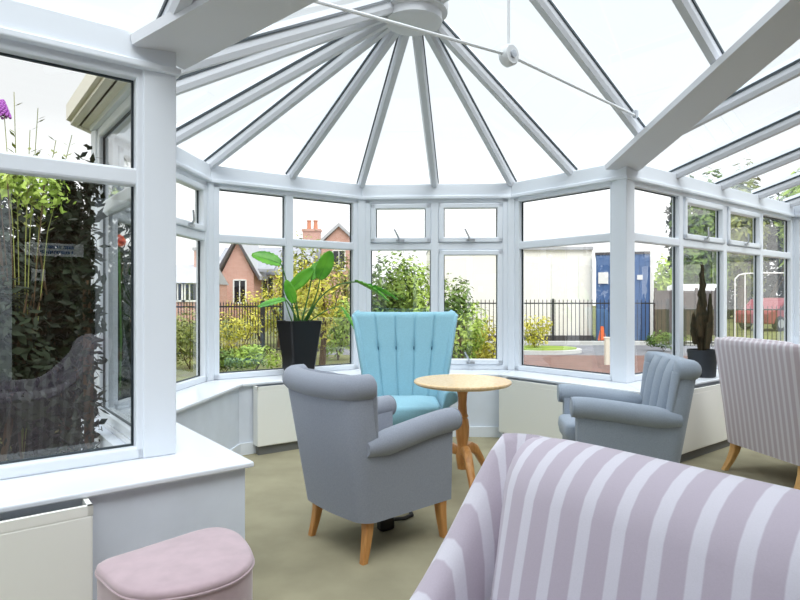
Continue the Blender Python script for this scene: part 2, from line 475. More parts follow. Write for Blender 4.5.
# house wall behind and left end wall
def wallblock(name, a, b, z0, z1, th, m, parent=None):
    a, b = Vector(a), Vector(b); t = (b-a); ln_ = t.length; ang = math.atan2(t.y, t.x)
    mb = MB().box((ln_/2, -th/2, (z0+z1)/2), (ln_, th, z1-z0))
    o = mb.build(name, m, parent, uv=boxuv); o.location = (a.x, a.y, 0); o.rotation_euler = (0, 0, ang)
    return o
st(wallblock('wall_house', L2-.2*U, R2+.2*U, -.12, RIDGE+.12, .25, 'housebrick'))
st(wallblock('wall_left', L+.1*V, L2, -.12, EAV, .12, 'wall'))
def hdoor(n, u0, u1):
    r = struct('door_%d' % n, 'white framed glazed door in the brick house wall', 'door'); p = uvp(u0, -DEP); r.location = p; r.rotation_euler = (0, 0, TH)
    w = u1-u0; mb = MB()
    mb.box((.05, .03, 1.05), (.1, .06, 2.1)); mb.box((w-.05, .03, 1.05), (.1, .06, 2.1)); mb.box((w/2, .03, 2.05), (w, .06, .1)); mb.box((w/2, .03, .12), (w, .06, .24))
    mb.box((w/2, .03, 1.05), (.1, .058, 2.0))
    mb.build('frame', 'pvc', r, bevel=.006)
    MB().box((w/2, .012, 1.1), (w-.15, .02, 1.9)).build('pane', 'darkglass', r)
hdoor(1, -1.75, -.26); hdoor(2, .36, 1.8)
p = uvp(.05, -DEP+.006, 1.63)
nt_ = thing('wall_notice', 'white strip notice with two dark lines, on the brick house wall', 'notice', p, TH)
MB().box((0, 0, 0), (.44, .012, .11)).build('board', 'whitepaint', nt_)
rnd = random.Random(3)
tx = MB()
for row, zc in enumerate((.022, -.022)):
    x = -.13
    while x < .13:
        wdt = rnd.choice((.010, .012, .014)); 
        if rnd.random() > .13: tx.box((x+wdt/2, .0065, zc), (wdt-.003, .003, .026))
        x += wdt+.001
tx.build('lettering', 'cabinblue', nt_)
p = uvp(-.07, -DEP+.012, 1.41)
sw = thing('light_switch', 'small white square light switch on the brick house wall', 'switch', p, TH)
MB().box((0, 0, 0), (.10, .02, .10)).build('plate', 'whitepaint', sw, bevel=.004); MB().box((0, .012, 0), (.025, .012, .04)).build('rocker', 'dark', sw)

# ------------------------------------------------------------------ radiators
def radiator(p, ang, ln_, label, h=(.07, .531), dp=.098):
    r = thing('radiator', label, 'radiator', (p.x, p.y, 0), ang, 'low white radiator covers under the sills')
    z0, z1 = h
    mb = MB().box((ln_/2, -dp/2, (z0+z1-.03)/2), (ln_, dp, z1-.03-z0)); mb.build('casing', 'rad', r, bevel=.008)
    f = MB(); f.box((ln_/2, -dp+.008, z1-.016), (ln_, .016, .032)); f.box((.008, -dp/2, z1-.016), (.016, dp, .032)); f.box((ln_-.008, -dp/2, z1-.016), (.016, dp, .032))
    f.build('rim', 'rad', r)
    g = MB().box((ln_/2, -dp/2, z1-.026), (ln_-.034, dp-.03, .012)); g.build('grille', 'dark', r)
    MB().box((ln_/2, -dp/2+.01, z0/2), (ln_-.04, dp-.04, z0)).build('gap_shade', 'gap_shade', r)  # solid block painted as the shade in the open floor gap
    return r
def on_wall(i, s, ln_, label, **k):
    q = offs(.346); t = (q[i+1]-q[i]).normalized(); ang = math.atan2(t.y, t.x)
    return radiator(q[i]+t*s, ang, ln_, label, **k)
q = offs(.346)
on_wall(0, (q[1]-q[0]).length-.62-1.262, 1.3, 'white radiator cover beside the pink footstool')
on_wall(3, .10, .82, 'white radiator cover under the sill below the tall leafy plant')
on_wall(5, .06, .84, 'white radiator cover between round table and blue-grey armchair')
on_wall(6, .12, 1.15, 'white radiator cover below the cactus on the sill')

# ------------------------------------------------------------------ furniture
def leg_mesh(x, y, z1, dx, dy, r1, r0):
    rings = []
    for t in (0, .33, .66, 1):
        r = r0 + (r1-r0)*t
        k = (1-t)**1.6
        cx, cy = x+dx*k, y+dy*k
        rings.append([(cx+a*r, cy+b*r, z1*t) for a, b in ((-1,-.8),(-.8,-1),(.8,-1),(1,-.8),(1,.8),(.8,1),(-.8,1),(-1,.8))])
    return MB().loft(rings)
def cushion(x0, x1, y0, y1, z0, z1, bulge=.02, n=14, front_round=.03):
    mb = MB(); rings = []
    # superellipse slab lofted upward
    cx, cy, hx, hy = (x0+x1)/2, (y0+y1)/2, (x1-x0)/2, (y1-y0)/2
    prof = [(0, .90), (.12, .97), (.5, 1.0), (.85, .985), (.97, .94), (1.0, .86), (1.03, .6), (1.05, .2)]
    N = 48
    for zt, k in prof:
        ring = []
        for i in range(N):
            a = 2*PI*i/N; c_, s_ = cos(a), sin(a); e = .22
            x = math.copysign(abs(c_)**e, c_)*hx*k; y = math.copysign(abs(s_)**e, s_)*hy*k
            ring.append((cx+x, cy+y, z0+(z1-z0)*zt + (bulge if k < .5 else bulge*.5 if k < .8 else 0)))
        rings.append(ring)
    return mb.loft(rings)

# ---- striped wing tub chair
def striped_chair(label, loc, rz, fab='stripe', wd='oak'):
    root = thing('striped_armchair', label, 'armchair', loc, rz, 'lilac and white striped armchairs')
    path = []
    n = 26
    hx, yf, yb, rc = .385, .40, -.34, .10
    for i in range(n+1): path.append((hx, yf+(yb+rc-yf)*i/n, 1, 0))
    for i in range(1, 7):
        a = PI/2*i/6; path.append((hx-rc+rc*cos(a), yb+rc-rc*sin(a), cos(a), -sin(a)))
    for i in range(1, 12): path.append((hx-rc-(2*(hx-rc))*i/12, yb, 0, -1))
    for i in range(0, 7):
        a = PI/2*(1-i/6); path.append((-hx+rc-rc*cos(a), yb+rc-rc*sin(a), -cos(a), -sin(a)))
    for i in range(1, n+1): path.append((-hx, yb+rc+(yf-yb-rc)*i/n, -1, 0))
    TOPZ, ARM = .935, .62
    def hgt(y):
        t = min(1, max(0, (y+.285)/.27)); return ARM + (TOPZ-ARM)*(1-t)**2.0*(1+.6*t)
    def lean(x, y, z):
        wb = 1-sm(-.3, .15, y)
        return (x*(1+.03*wb*(z-.2)), y - .10*wb*(z-.2)/.74, z)
    arc = [0]
    for a_, b_ in zip(path, path[1:]): arc.append(arc[-1]+math.hypot(b_[0]-a_[0], b_[1]-a_[1]))
    mid_ = arc[len(arc)//2]; arc = [x-mid_ for x in arc]
    rings = []; pip = []
    for (x, y, nx, ny) in path:
        h = hgt(y); th = .088
        prof = [(0, .19), (0, .3), (.0, .45), (.004, h-.14), (.006, h-.05), (0, h-.02), (-.02, h-.003), (-.05, h), (-.08, h-.004), (-th+.004, h-.025), (-th, h-.06), (-th, h-.16), (-th, .40), (-th, .30), (-th, .19)]
        wedge = [(0, .19), (0, .3), (0, .45), (.004, h-.14), (.006, h-.05), (.002, h-.018), (-.008, h-.004), (-.020, h), (-.034, h-.014), (-.050, h-.05), (-.068, h-.11), (-.082, h-.22), (-.092, .40), (-.092, .30), (-.092, .19)]
        wf = min(1, max(0, (h-ARM)/(TOPZ-ARM)))**.6
        prof = [(p_[0]+(q_[0]-p_[0])*wf, max(.19, p_[1]+(q_[1]-p_[1])*wf)) for p_, q_ in zip(prof, wedge)]
        rings.append([lean(x+nx*d, y+ny*d, z) for d, z in prof])
        pip.append(lean(x+nx*.006, y+ny*.006, h-.045))
    MB().loft(rings).build('frame_shell', fab, root, smooth=60, uvi=lambda k: arc[k//15])
    for a_ in (pip[:n+2], pip[-n-2:]): MB().tube(a_, .0055, 6).build('piping', 'piping', root, smooth=True)
    # inner back pad
    rr = []
    for i in range(25):
        x = -.295 + .59*i/24; e = abs(x/.295)
        fr = .075*(1-e**7*.6)
        pts = [(x, yb+.07, .40), (x, yb+.09+fr*.9, .40), (x, yb+.09+fr+.012, .50), (x, yb+.09+fr+.012, .62), (x, yb+.09+fr, .74), (x, yb+.09+fr*.88, .81)]
        yc, zc, ra, rb = yb+.05, .85, .04+fr*.80, .098-.012*e**6
        for q_ in range(10):
            a = math.radians(10+ 150*q_/9); pts.append((x, yc+ra*cos(a)*(1 if a < PI/2 else .040/ra), zc+rb*sin(a)))
        pts += [(x, yb+.02, .80)]
        rr.append([lean(a, b, c) for a, b, c in pts])
    MB().loft(rr).build('back_pad', fab, root, smooth=60, uv=boxuv)
    cushion(-.29, .29, yb+.16, yf+.03, .34, .46).build('seat_cushion', fab, root, smooth=50, uv=boxuv)
    MB().box((0, yf-.05, .27), (.58, .10, .15)).build('front_rail', fab, root, bevel=.015, uv=boxuv)
    for sx in (-1, 1):
        leg_mesh(sx*.29, yb+.05, .20, sx*.012, -.085, .030, .018).build('leg', wd, root, smooth=30)
        leg_mesh(sx*.285, yf-.06, .20, sx*.01, .02, .028, .018).build('leg', wd, root, smooth=30)
    return root
f_ = -U
rz_front = math.atan2(.788, -.616)
c1 = striped_chair('lilac and white striped armchair in the foreground, cut off by the frame', (.133, .655, 0), math.atan2(U.x, -U.y))
striped_chair('finely striped lilac and white armchair seen from behind, beside the cactus', (2.715, 3.935, 0), math.radians(-80.6), 'stripe_fine', 'lightoak')

# ---- scroll armchair (grey)
def scroll_chair(label, loc, rz, m, group=None):
    root = thing('scroll_armchair', label, 'armchair', loc, rz, group)
    hx, yf, yb, rc, yw = .262, .285, -.275, .085, -.165
    path = []
    for i in range(9): path.append((hx, yf+(yw-yf)*i/8, 1, 0, 0))
    for i in range(4): path.append((hx, yw-.001+(yb+rc-yw)*i/3, 1, 0, 1))
    for i in range(1, 9):
        a = PI/2*i/8; path.append((hx-rc+rc*cos(a), yb+rc-rc*sin(a), cos(a), -sin(a), 1))
    nb = 10
    for i in range(1, nb): path.append((hx-rc-2*(hx-rc)*i/nb, yb-.012*sin(PI*i/nb), 0, -1, 1))
    mir = [(-x, y, -nx, ny, k) for (x, y, nx, ny, k) in path[:21]][::-1]
    path += mir
    def lean(x, y, nx, ny, z):
        wb = 1-sm(-.27, .22, y); q = (z-.19)
        return (x + nx*.05*q*(.6+.4*wb) + math.copysign(min(1, abs(x)/.2), x)*.03*wb*q, y - .165*wb*q, z)
    arm_c = lambda y: .535+.058*sm(-.28, .30, y)
    rings = []
    for (x, y, nx, ny, k) in path:
        top = .80 if k else arm_c(y)+.02
        th = .075
        prof = [(0, .19), (0, .30), (0, .42), (0, top-.03), (-.012, top-.006), (-.03, top), (-.05, top), (-th+.008, top-.01), (-th, top-.03), (-th, .42), (-th, .30), (-th, .19)]
        rings.append([lean(x+nx*d, y+ny*d, nx, ny, z) for d, z in prof])
    MB().loft(rings).build('frame_shell', m, root, smooth=45)
    # rolled top of the back, wrapping into the wings
    pts = []
    for idx in range(9, len(path)-9):
        x, y, nx, ny, k = path[idx]
        p = lean(x-nx*.034, y-ny*.034, nx, ny, .80)
        pts.append((p[0], p[1], .802 + .010*(abs(x)/.26)**2))
    e0 = Vector(pts[0])+(Vector(pts[0])-Vector(pts[1])).normalized()*.012; e1 = Vector(pts[-1])+(Vector(pts[-1])-Vector(pts[-2])).normalized()*.012
    pts = [e0]+pts+[e1]
    rs = [.046]+[.058]*(len(pts)-2)+[.046]
    MB().tube(pts, rs, 18).build('back_roll', m, root, smooth=50)
    # wing fronts
    for s_ in (-1, 1):
        rr = []
        for z in (.50, .60, .70, .80):
            p = Vector(lean(s_*hx, yw, s_, 0, z)); w_ = .038+.014*sm(.6, .8, z)
            c = p - Vector((s_*.036, 0, 0))
            rr.append([c+Vector((s_*w_*cos(2*PI*i/16), .020*sin(2*PI*i/16)+.004, 0)) for i in range(16)])
        MB().loft(rr).build('wing', m, root, smooth=50)
    # fluted inside back
    for k in range(3):
        x0 = -.195+.13*k
        rr = []
        for i in range(9):
            t = -1+2*i/8; x = x0+.065+t*.066
            b = .055*(1-t*t)**.5
            sp = lambda z: 1+.30*(z-.4)
            fy = lambda z: -.215-.15*(z-.42)
            rr.append([(x*sp(z), fy(z)+(b*kk if kk else -.02), z) for z, kk in ((.40, 0), (.42, .9), (.50, 1), (.60, 1), (.70, .95), (.78, .8), (.83, .5), (.855, .15), (.83, 0), (.6, 0))])
        MB().loft(rr).build('back_channel', m, root, smooth=60)
    # scroll arms
    for s_ in (-1, 1):
        rr = []
        for y in (-.215, -.19, -.10, 0, .10, .20, .27, .30, .312, .316):
            kf = 1 if y < .28 else {.30: .985, .312: .9, .316: .78}.get(y, 1)
            kf *= .55+.45*sm(-.25, -.10, y)
            p = Vector(lean(s_*(hx-.020), y, s_, 0, arm_c(y))); r_ = .060*kf
            rr.append([p+Vector((s_*r_*cos(2*PI*i/20), 0, r_*sin(2*PI*i/20))) for i in range(20)])
        ar = MB().loft(rr).build('arm', m, root, smooth=50)
        p = Vector(lean(s_*(hx-.020), .31, s_, 0, arm_c(.31)))
        MB().tube([p+Vector((.054*cos(a), .003, .054*sin(a))) for a in [2*PI*i/24 for i in range(25)]], .004, 6).build('piping', m, ar, smooth=True)
    MB().box((0, .03, .275), (.40, .54, .17)).build('seat_base', m, root, bevel=.02)
    cushion(-.19, .19, -.20, .335, .36, .475).build('seat_cushion', m, root, smooth=50)
    for sx in (-1, 1):
        leg_mesh(sx*.205, -.205, .20, sx*.012, -.035, .024, .015).build('leg', 'oak', root, smooth=30)
        leg_mesh(sx*.232, .235, .20, sx*.006, .02, .026, .016).build('leg', 'oak', root, smooth=30)
    return root
g1 = scroll_chair('slate grey scroll armchair with its back to us, centre of the room', (-.127, 3.006, 0), math.radians(-49), 'grey', 'scroll-back armchairs')
g2 = scroll_chair('blue-grey scroll armchair facing left, beside the right-hand post', (1.315, 3.56, 0), math.radians(83), 'greyblue', 'scroll-back armchairs')

# ---- turquoise wing chair
def wing_chair(label, loc, rz):
    root = thing('wing_armchair', label, 'armchair', loc, rz)
    m = 'blue'
    nx, nz = 100, 26
    def hw(t): return .275 + .115*t
    seams = (-.6, -.2, .2, .6)
    def face(a, t):
        z = .40 + .685*t + .006*a*a*sm(.7, 1, t)
        y = -.25 - .14*t + .05*abs(a)**3
        ch = 0
        for s0 in seams:
            d = abs(a-s0); wd = .035
            fade = .55+.45*sm(.15, .5, t)
            ch += math.exp(-(d/.018)**2)*.012*fade
            ch += math.exp(-(d/.06)**2-((t-.62)/.05)**2)*.020
        bul = .007*(abs(cos(a*PI/.4)))**.6
        return (a*hw(t), y + bul - ch, z)
    rings = []
    for j in range(nz+1):
        t = j/nz; fr = [face(-1+2*i/nx, t) for i in range(nx+1)]
        bk = [(p[0], -.34-.14*t+.05*abs(-1+2*i/nx)**3, p[2]) for i, p in enumerate(fr)][::-1]
        rings.append(fr+bk)
    fr = [face(-1+2*i/nx, 1) for i in range(nx+1)]
    for dz, k in ((.014, .25), (.02, .5)):
        q1 = [(p[0], p[1]-k*.08, p[2]+dz) for p in fr]; q2 = [(p[0], -.48+.05*abs(-1+2*i/nx)**3+k*.06, p[2]+dz) for i, p in enumerate(fr)][::-1]
        rings.append(q1+q2)
    MB().loft(rings).build('backrest', m, root, smooth=60)
    for s0 in seams:
        p = face(s0, .62); b = MB().lathe([(.001, 0), (.012, .001), (.012, .006), (.001, .011)], 12).build('button', 'button', root, smooth=True)
        b.location = (p[0], p[1]+.001, p[2]); b.rotation_euler = (-PI/2, 0, 0); b.scale = (.75, 1, 1) ; b.scale = (.8, 1.5, 1)
    for s_ in (-1, 1):
        rings = []
        for j in range(15):
            t = j/14; z = .44+.645*t+.006*sm(.7, 1, t)
            x = hw(t)-.02; y0 = -.36-.14*t; dep = .16+.09*t*sm(1.25, .2, t)
            th = .030
            ring = []
            for i in range(14):
                a = 2*PI*i/14
                cx = x + s_*0 + (.022*sm(0, 1, (sin(a)+1)/2))
                ring.append((s_*(cx+th*cos(a)), y0+dep/2+dep/2*sin(a), z + (-.02*sm(.8, 1, t)*sin(a))))
            rings.append(ring)
        rings.append([(s_*(hw(1)-.02)+(p[0]-s_*(hw(1)-.02))*.5, (p[1]+.39)*.7-.39, p[2]+.012) for p in rings[-1]])
        MB().loft(rings).build('wing', m, root, smooth=60)
        rings = []
        for y in (-.30, -.15, 0, .12, .2, .235, .245):
            k = 1 if y < .22 else (.95 if y < .24 else .75)
            pr = [(.255, .18), (.275, .35), (.285, .48)] + [(.30+.05*k*cos(math.radians(-40+220*i/9)), .54+.05*k*sin(math.radians(-40+220*i/9))) for i in range(10)] + [(.235, .46), (.235, .18)]
            rings.append([(s_*x, y, z) for x, z in pr])
        MB().loft(rings).build('arm', m, root, smooth=50)
    MB().box((0, .0, .26), (.48, .54, .18)).build('seat_base', m, root, bevel=.02)
    cushion(-.235, .235, -.22, .31, .35, .485).build('seat_cushion', m, root, smooth=50)
    for sx in (-1, 1):
        leg_mesh(sx*.24, -.26, .19, sx*.01, -.06, .024, .015).build('leg', 'oak', root, smooth=30)
        leg_mesh(sx*.24, .22, .19, sx*.01, .02, .026, .016).build('leg', 'oak', root, smooth=30)
    return root
wing_chair('turquoise wing-back armchair with buttoned back, facing us by the bay window', (.045, 4.22, 0), math.radians(181))

# ---- round pedestal table
tb = thing('pedestal_table', 'round light wood pedestal table in front of the turquoise chair', 'table', (.385, 3.64, 0), .5)
MB().lathe([(.001, .672), (.25, .672), (.285, .680), (.300, .692), (.300, .700), (.292, .706), (.001, .706)], 64).build('table_top', 'pine', tb, smooth=30)
MB().lathe([(.001, .16), (.03, .16), (.036, .20), (.042, .24), (.036, .27), (.03, .30), (.04, .36), (.043, .42), (.038, .46), (.030, .475), (.038, .485), (.030, .50), (.026, .56), (.030, .62), (.042, .655), (.07, .672), (.001, .673)], 28).build('column', 'oak', tb, smooth=40)
for k in range(3):
    a = k*2*PI/3+.2; mb = MB(); rr = []
    for t, z, r in ((.02, .27, .026), (.07, .285, .032), (.12, .26, .034), (.17, .19, .030), (.22, .10, .024), (.27, .035, .018), (.31, .016, .020), (.33, .012, .014)):
        rr.append([(t*cos(a)-b*r*.75*sin(a), t*sin(a)+b*r*.75*cos(a), max(0, z+c*r)) for b, c in ((-1,-.6),(-.6,-1),(.6,-1),(1,-.6),(1,.6),(.6,1),(-.6,1),(-1,.6))])
    mb.loft(rr).build('leg', 'oak', tb, smooth=50)

# ---- pink footstool
ot = thing('footstool', 'dusty pink velvet footstool with rounded ends beside the radiator', 'footstool', (-.672, 1.80, 0), 0)
FS = [(96.9, 562), (135, 548.5), (170, 537.5), (202.5, 527.6), (222.7, 525.5), (239.6, 531.6), (251.4, 546), (253, 558.6), (236, 573.8), (202.5, 585.6), (168.7, 591.7), (145, 593.2), (121.5, 589), (104.6, 576.5)]
FP = []
for px, py in FS:
    Y_ = F*.785/(py-300); FP.append(Vector(((px-400)/F*Y_+.672, Y_-1.80)))
def fs_ring(k, z, per=6):
    out = []; n = len(FP)
    for i in range(n):
        a, b, c, d = FP[i-1], FP[i], FP[(i+1) % n], FP[(i+2) % n]
        for q_ in range(per):
            t = q_/per
            p = .5*((2*b)+(c-a)*t+(2*a-5*b+4*c-d)*t*t+(3*b-a-3*c+d)*t**3)
            out.append((p.x*k, p.y*k, z))
    return out
MB().loft([fs_ring(.955, 0), fs_ring(.965, .02), fs_ring(.975, .20), fs_ring(.98, .39)]).build('base', 'pink', ot, smooth=40)
MB().loft([fs_ring(.98, .39), fs_ring(.995, .398), fs_ring(.985, .409), fs_ring(.94, .415), fs_ring(.8, .420), fs_ring(.45, .424), fs_ring(.1, .425)]).build('cushion_top', 'pink', ot, smooth=60)
MB().tube(fs_ring(.99, .392)+[fs_ring(.99, .392)[0]], .0045, 6).build('piping', 'pink', ot, smooth=True)

# ---- black thing under the grey chair
bl = thing('black_adaptor', 'small black plug adaptor on the carpet under the slate grey armchair', 'adaptor', (-.075, 3.085, 0), .6)
MB().box((0, 0, .035), (.085, .06, .07)).build('body', 'blackplastic', bl, bevel=.016, bseg=3)
MB().tube([(.03, 0, .045), (.09, .02, .03), (.15, .05, .012), (.22, .07, .010), (.26, .16, .010)], .010, 8).build('cable', 'blackplastic', bl, smooth=True)

# ---- tall leafy plant in tapered square pot
PX, PY = -.86, 5.03
pl = thing('potted_plant', 'broad-leaved green plant in tall tapered black pot on the bay sill', 'plant', (PX, PY, SILL), math.radians(36))
def sq(h, z, r=.014):
    return [(h-r, -h, z), (h, -h+r, z), (h, h-r, z), (h-r, h, z), (-h+r, h, z), (-h, h-r, z), (-h, -h+r, z), (-h+r, -h, z)]
MB().loft([sq(.095, 0), sq(.147, .455), sq(.147, .47), sq(.133, .47), sq(.129, .43)]).build('pot', 'black', pl, smooth=25)
MB().loft([sq(.128, .42), sq(.128, .432)]).build('soil', 'soil', pl)
rzp = math.radians(36)
def at(px, py, Y):     # photo pixel at depth Y -> plant local coordinates
    X = (px-400)/F*Y; z = EYE-(py-300)/F*Y
    d = Vector((X-PX, Y-PY)); 
    return Vector((d.x*cos(rzp)+d.y*sin(rzp), -d.x*sin(rzp)+d.y*cos(rzp), z-SILL))
def leaf(base, tip, width, nrm, droop=.0, fold=.25, name='leaf'):
    base, tip = Vector(base), Vector(tip); d = tip-base; L_ = d.length; d.normalize()
    nrm = Vector(nrm); nrm = (nrm - d*nrm.dot(d)).normalized(); sd = d.cross(nrm)
    rr = []
    for i in range(15):
        t = i/14; w = width*(sin(PI*min(1, t*.93+.05))**.55)*(1-.12*t)
        c = base + d*L_*t - nrm*droop*L_*(t*t) + nrm*droop*L_*t*.6
        row = []
        for s_ in (-1, -.66, -.33, 0, .33, .66, 1):
            row.append(c + sd*w*s_ + nrm*(fold*w*abs(s_) + .006*sin(t*40)*abs(s_)))
        rr.append(row)
    mb = MB(); mb.loft(rr, closed=False, cap=False)
    o = mb.build(name, 'leaf', pl, smooth='all')
    s = o.modifiers.new('solid', 'SOLIDIFY'); s.thickness = .002
    MB().tube([base + d*L_*t - nrm*droop*L_*(t*t) + nrm*droop*L_*t*.6 + nrm*.0 for t in [i/10 for i in range(11)]], [.004*(1-.8*i/10) for i in range(11)], 6).build('midrib', 'stem', o)
    return o
def stemc(p0, p1, p2, r=.008):
    p0, p1, p2 = Vector(p0), Vector(p1), Vector(p2); pts = []
    for i in range(13):
        t = i/12; pts.append(p0*(1-t)**2 + p1*2*t*(1-t) + p2*t*t)
    MB().tube(pts, [r*(1-.4*i/12) for i in range(13)], 8).build('leaf_stalk', 'stem', pl, smooth=True)
b0 = lambda dx, dy=0: Vector((dx, dy, .43))
TOC = (0, -1, .35)
stemc(b0(-.03), at(289, 285, 5.0), at(281, 264, 4.95)); leaf(at(281, 264, 4.95), at(252, 254, 4.9), .075, (-.2, -.75, .65), .10)
stemc(b0(.02), at(318, 300, 5.0), at(320, 277, 4.95)); leaf(at(319, 279, 4.95), at(331, 251, 4.92), .072, (-.3, -.9, .2), .0, .15)
stemc(b0(.0, .02), at(298, 300, 5.05), at(292, 287, 5.0)); leaf(at(290, 290, 5.0), at(314, 268, 4.98), .06, (-.3, -.9, .35), .05, .2)
stemc(b0(.0, -.02), at(297, 308, 4.95), at(293, 300, 4.9)); leaf(at(294, 303, 4.9), at(286, 280, 4.88), .048, (-.4, -.9, .1), .03, .3)
stemc(b0(-.02, -.03), at(292, 306, 4.92), at(285, 299, 4.86)); leaf(at(286, 299, 4.86), at(258, 306, 4.75), .045, (.0, -.5, .85), .1, .15)
stemc(b0(.05), at(322, 280, 4.95), at(358, 282, 4.78)); leaf(at(355, 281, 4.79), at(389, 300, 4.70), .05, (.5, -.5, .7), .10, .55)
leaf(at(362, 284, 4.83), at(398, 299, 4.78), .035, (.6, .2, .8), .08, .4)
stemc(b0(.03, .03), at(310, 290, 5.1), at(312, 275, 5.1)); leaf(at(311, 280, 5.1), at(318, 262, 5.15), .05, (-.6, -.8, .1), .0, .2)
stemc(b0(.04, -.02), at(330, 305, 4.95), at(341, 307, 4.9), .006); leaf(at(341, 307, 4.9), at(356, 330, 4.85), .03, (.3, -.6, .6), .1, .3)
stemc(b0(-.05), at(286, 308, 5.0), at(284, 294, 5.0), .006); stemc(b0(.06, .02), at(316, 306, 5.05), at(322, 290, 5.05), .006)

# ---- cactus in round pot
cp = D + .83*U - .22*V
ca = thing('potted_cactus', 'tall dark cactus in round slate pot on the right-hand sill', 'plant', (cp.x, cp.y, SILL), 0)
MB().lathe([(.001, 0), (.098, 0), (.104, .01), (.114, .20), (.118, .205), (.118, .228), (.108, .228), (.106, .19), (.001, .19)], 36).build('pot', 'slate', ca, smooth=40)
MB().lathe([(.001, .19), (.104, .19), (.104, .205), (.001, .208)], 24).build('soil', 'soil', ca)
def col(pts, rs, ribs=6):
    rr = []; n = ribs*4
    for (x, y, z), r in zip(pts, rs):
        rr.append([(x+r*(1+.22*cos(ribs*2*PI*k/n))*cos(2*PI*k/n), y+r*(1+.22*cos(ribs*2*PI*k/n))*sin(2*PI*k/n), z) for k in range(n)])
    return MB().loft(rr)
rr = random.Random(5)
zs = [.20+.745*i/26 for i in range(27)]
col([(.003*sin(z*50)+.004*rr.uniform(-1, 1), .004*cos(z*44), z) for z in zs], [(.036+.005*sin(z*75))*(1 if z < .55 else 1-.72*((z-.55)/.395)**1.2) for z in zs]).build('stem', 'cactus', ca, smooth=60)
for (dx, dy, z0, z1) in ((.042, 0, .26, .60), (-.044, .01, .27, .54), (.028, -.04, .30, .70), (-.030, -.03, .34, .66), (.01, -.05, .24, .46)):
    zz = [z0+(z1-z0)*i/10 for i in range(11)]
    col([(dx*(1+.5*min(1, (z-z0)/.1)), dy*1.2, z) for z in zz], [.021*(1-.75*((z-z0)/(z1-z0))**4)+.002*sin(z*90) for z in zz], 5).build('side_shoot', 'cactus', ca, smooth=60)

# ------------------------------------------------------------------ outdoors
def W(px, Y): return (px-400)/F*Y
def Zp(py, Y): return EYE-(py-300)/F*Y
g = MB().prism([(-80, -30), (90, -30), (90, 140), (-80, 140)], GZ-.3, GZ); st(g.build('ground', 'earth'), 'ground around the conservatory', 'ground')
g = MB().prism([(.9, 7.6), (9, 6.2), (13, 13.9), (2.0, 14.4)], GZ-.05, GZ+.012); st(g.build('brick_paving', 'pave', uv=lambda c, n: (c.x, c.y)), 'red brick paving outside the bay', 'paving')
g = MB().prism([(-2, 14.45), (2.0, 14.42), (13, 13.92), (30, 16), (30, 17.8), (13, 17.5), (-2, 17.5)], GZ-.05, GZ+.008); st(g.build('path', 'tarmac'), 'grey tarmac path before the railings', 'path')
g = MB().prism([(2.1, 17.5), (14, 17.5), (14, 17.75), (2.1, 17.75)], GZ, GZ+.12); st(g.build('kerb', 'kerb'), 'pale kerb under the railings', 'kerb')
# grassy island with curved kerb
isl = [(W(540, 15.2)+1.05*cos(a), 15.2+.75*sin(a)) for a in [2*PI*i/32 for i in range(32)]]
st(MB().prism(isl, GZ, GZ+.10).build('kerb', 'kerb'), 'curved pale kerb round the grass island', 'kerb')
st(MB().prism([(W(540, 15.2)+.93*cos(a), 15.2+.63*sin(a)) for a in [2*PI*i/32 for i in range(32)]], GZ+.09, GZ+.13).build('lawn', 'grass'), 'small grass island', 'lawn')

def foliage(c, rad, n, size, m, parent, seed=0, shape='ball', name='foliage', fill=.55):
    r = random.Random(seed); mb = MB(); c = Vector(c)
    lobes = [(Vector((r.uniform(-.45, .45)*rad[0], r.uniform(-.45, .45)*rad[1], r.uniform(-.4, .5)*rad[2])), r.uniform(.4, .68)) for _ in range(9)]
    for i in range(n):
        while True:
            d = Vector((r.gauss(0, 1), r.gauss(0, 1), r.gauss(0, 1))).normalized(); k = r.uniform(fill, 1)
            if shape == 'ball':
                lo, s = r.choice(lobes); p = lo + Vector((d.x*rad[0], d.y*rad[1], d.z*rad[2]))*k*s
            elif shape == 'cone':
                h = r.random()**1.4; a = r.uniform(0, 2*PI); rad_ = (1-h)**.75*k*(.85+.15*sin(a*5+h*9))
                p = Vector((rad[0]*rad_*cos(a), rad[1]*rad_*sin(a), rad[2]*(2*h-1)))
            else:   # box hedge
                p = Vector((rad[0]*r.uniform(-1, 1), rad[1]*r.uniform(-1, 1), rad[2]*r.uniform(-1, 1)*(1+.1*sin(i))))
            break
        n_ = (d + Vector((r.uniform(-.6, .6), r.uniform(-.6, .6), r.uniform(-.2, .9)))).normalized()
        t = n_.orthogonal().normalized(); t = Matrix.Rotation(r.uniform(0, 6.28), 3, n_) @ t; b = n_.cross(t)
        s = size*r.uniform(.6, 1.3); q = c+p
        if q.z < GZ+.02: q.z = GZ+.02+r.random()*.1
        mb.poly([q-t*s, q+b*s*.42-t*s*.1, q+t*s, q-b*s*.42-t*s*.1])
    return mb.build(name, m, parent)
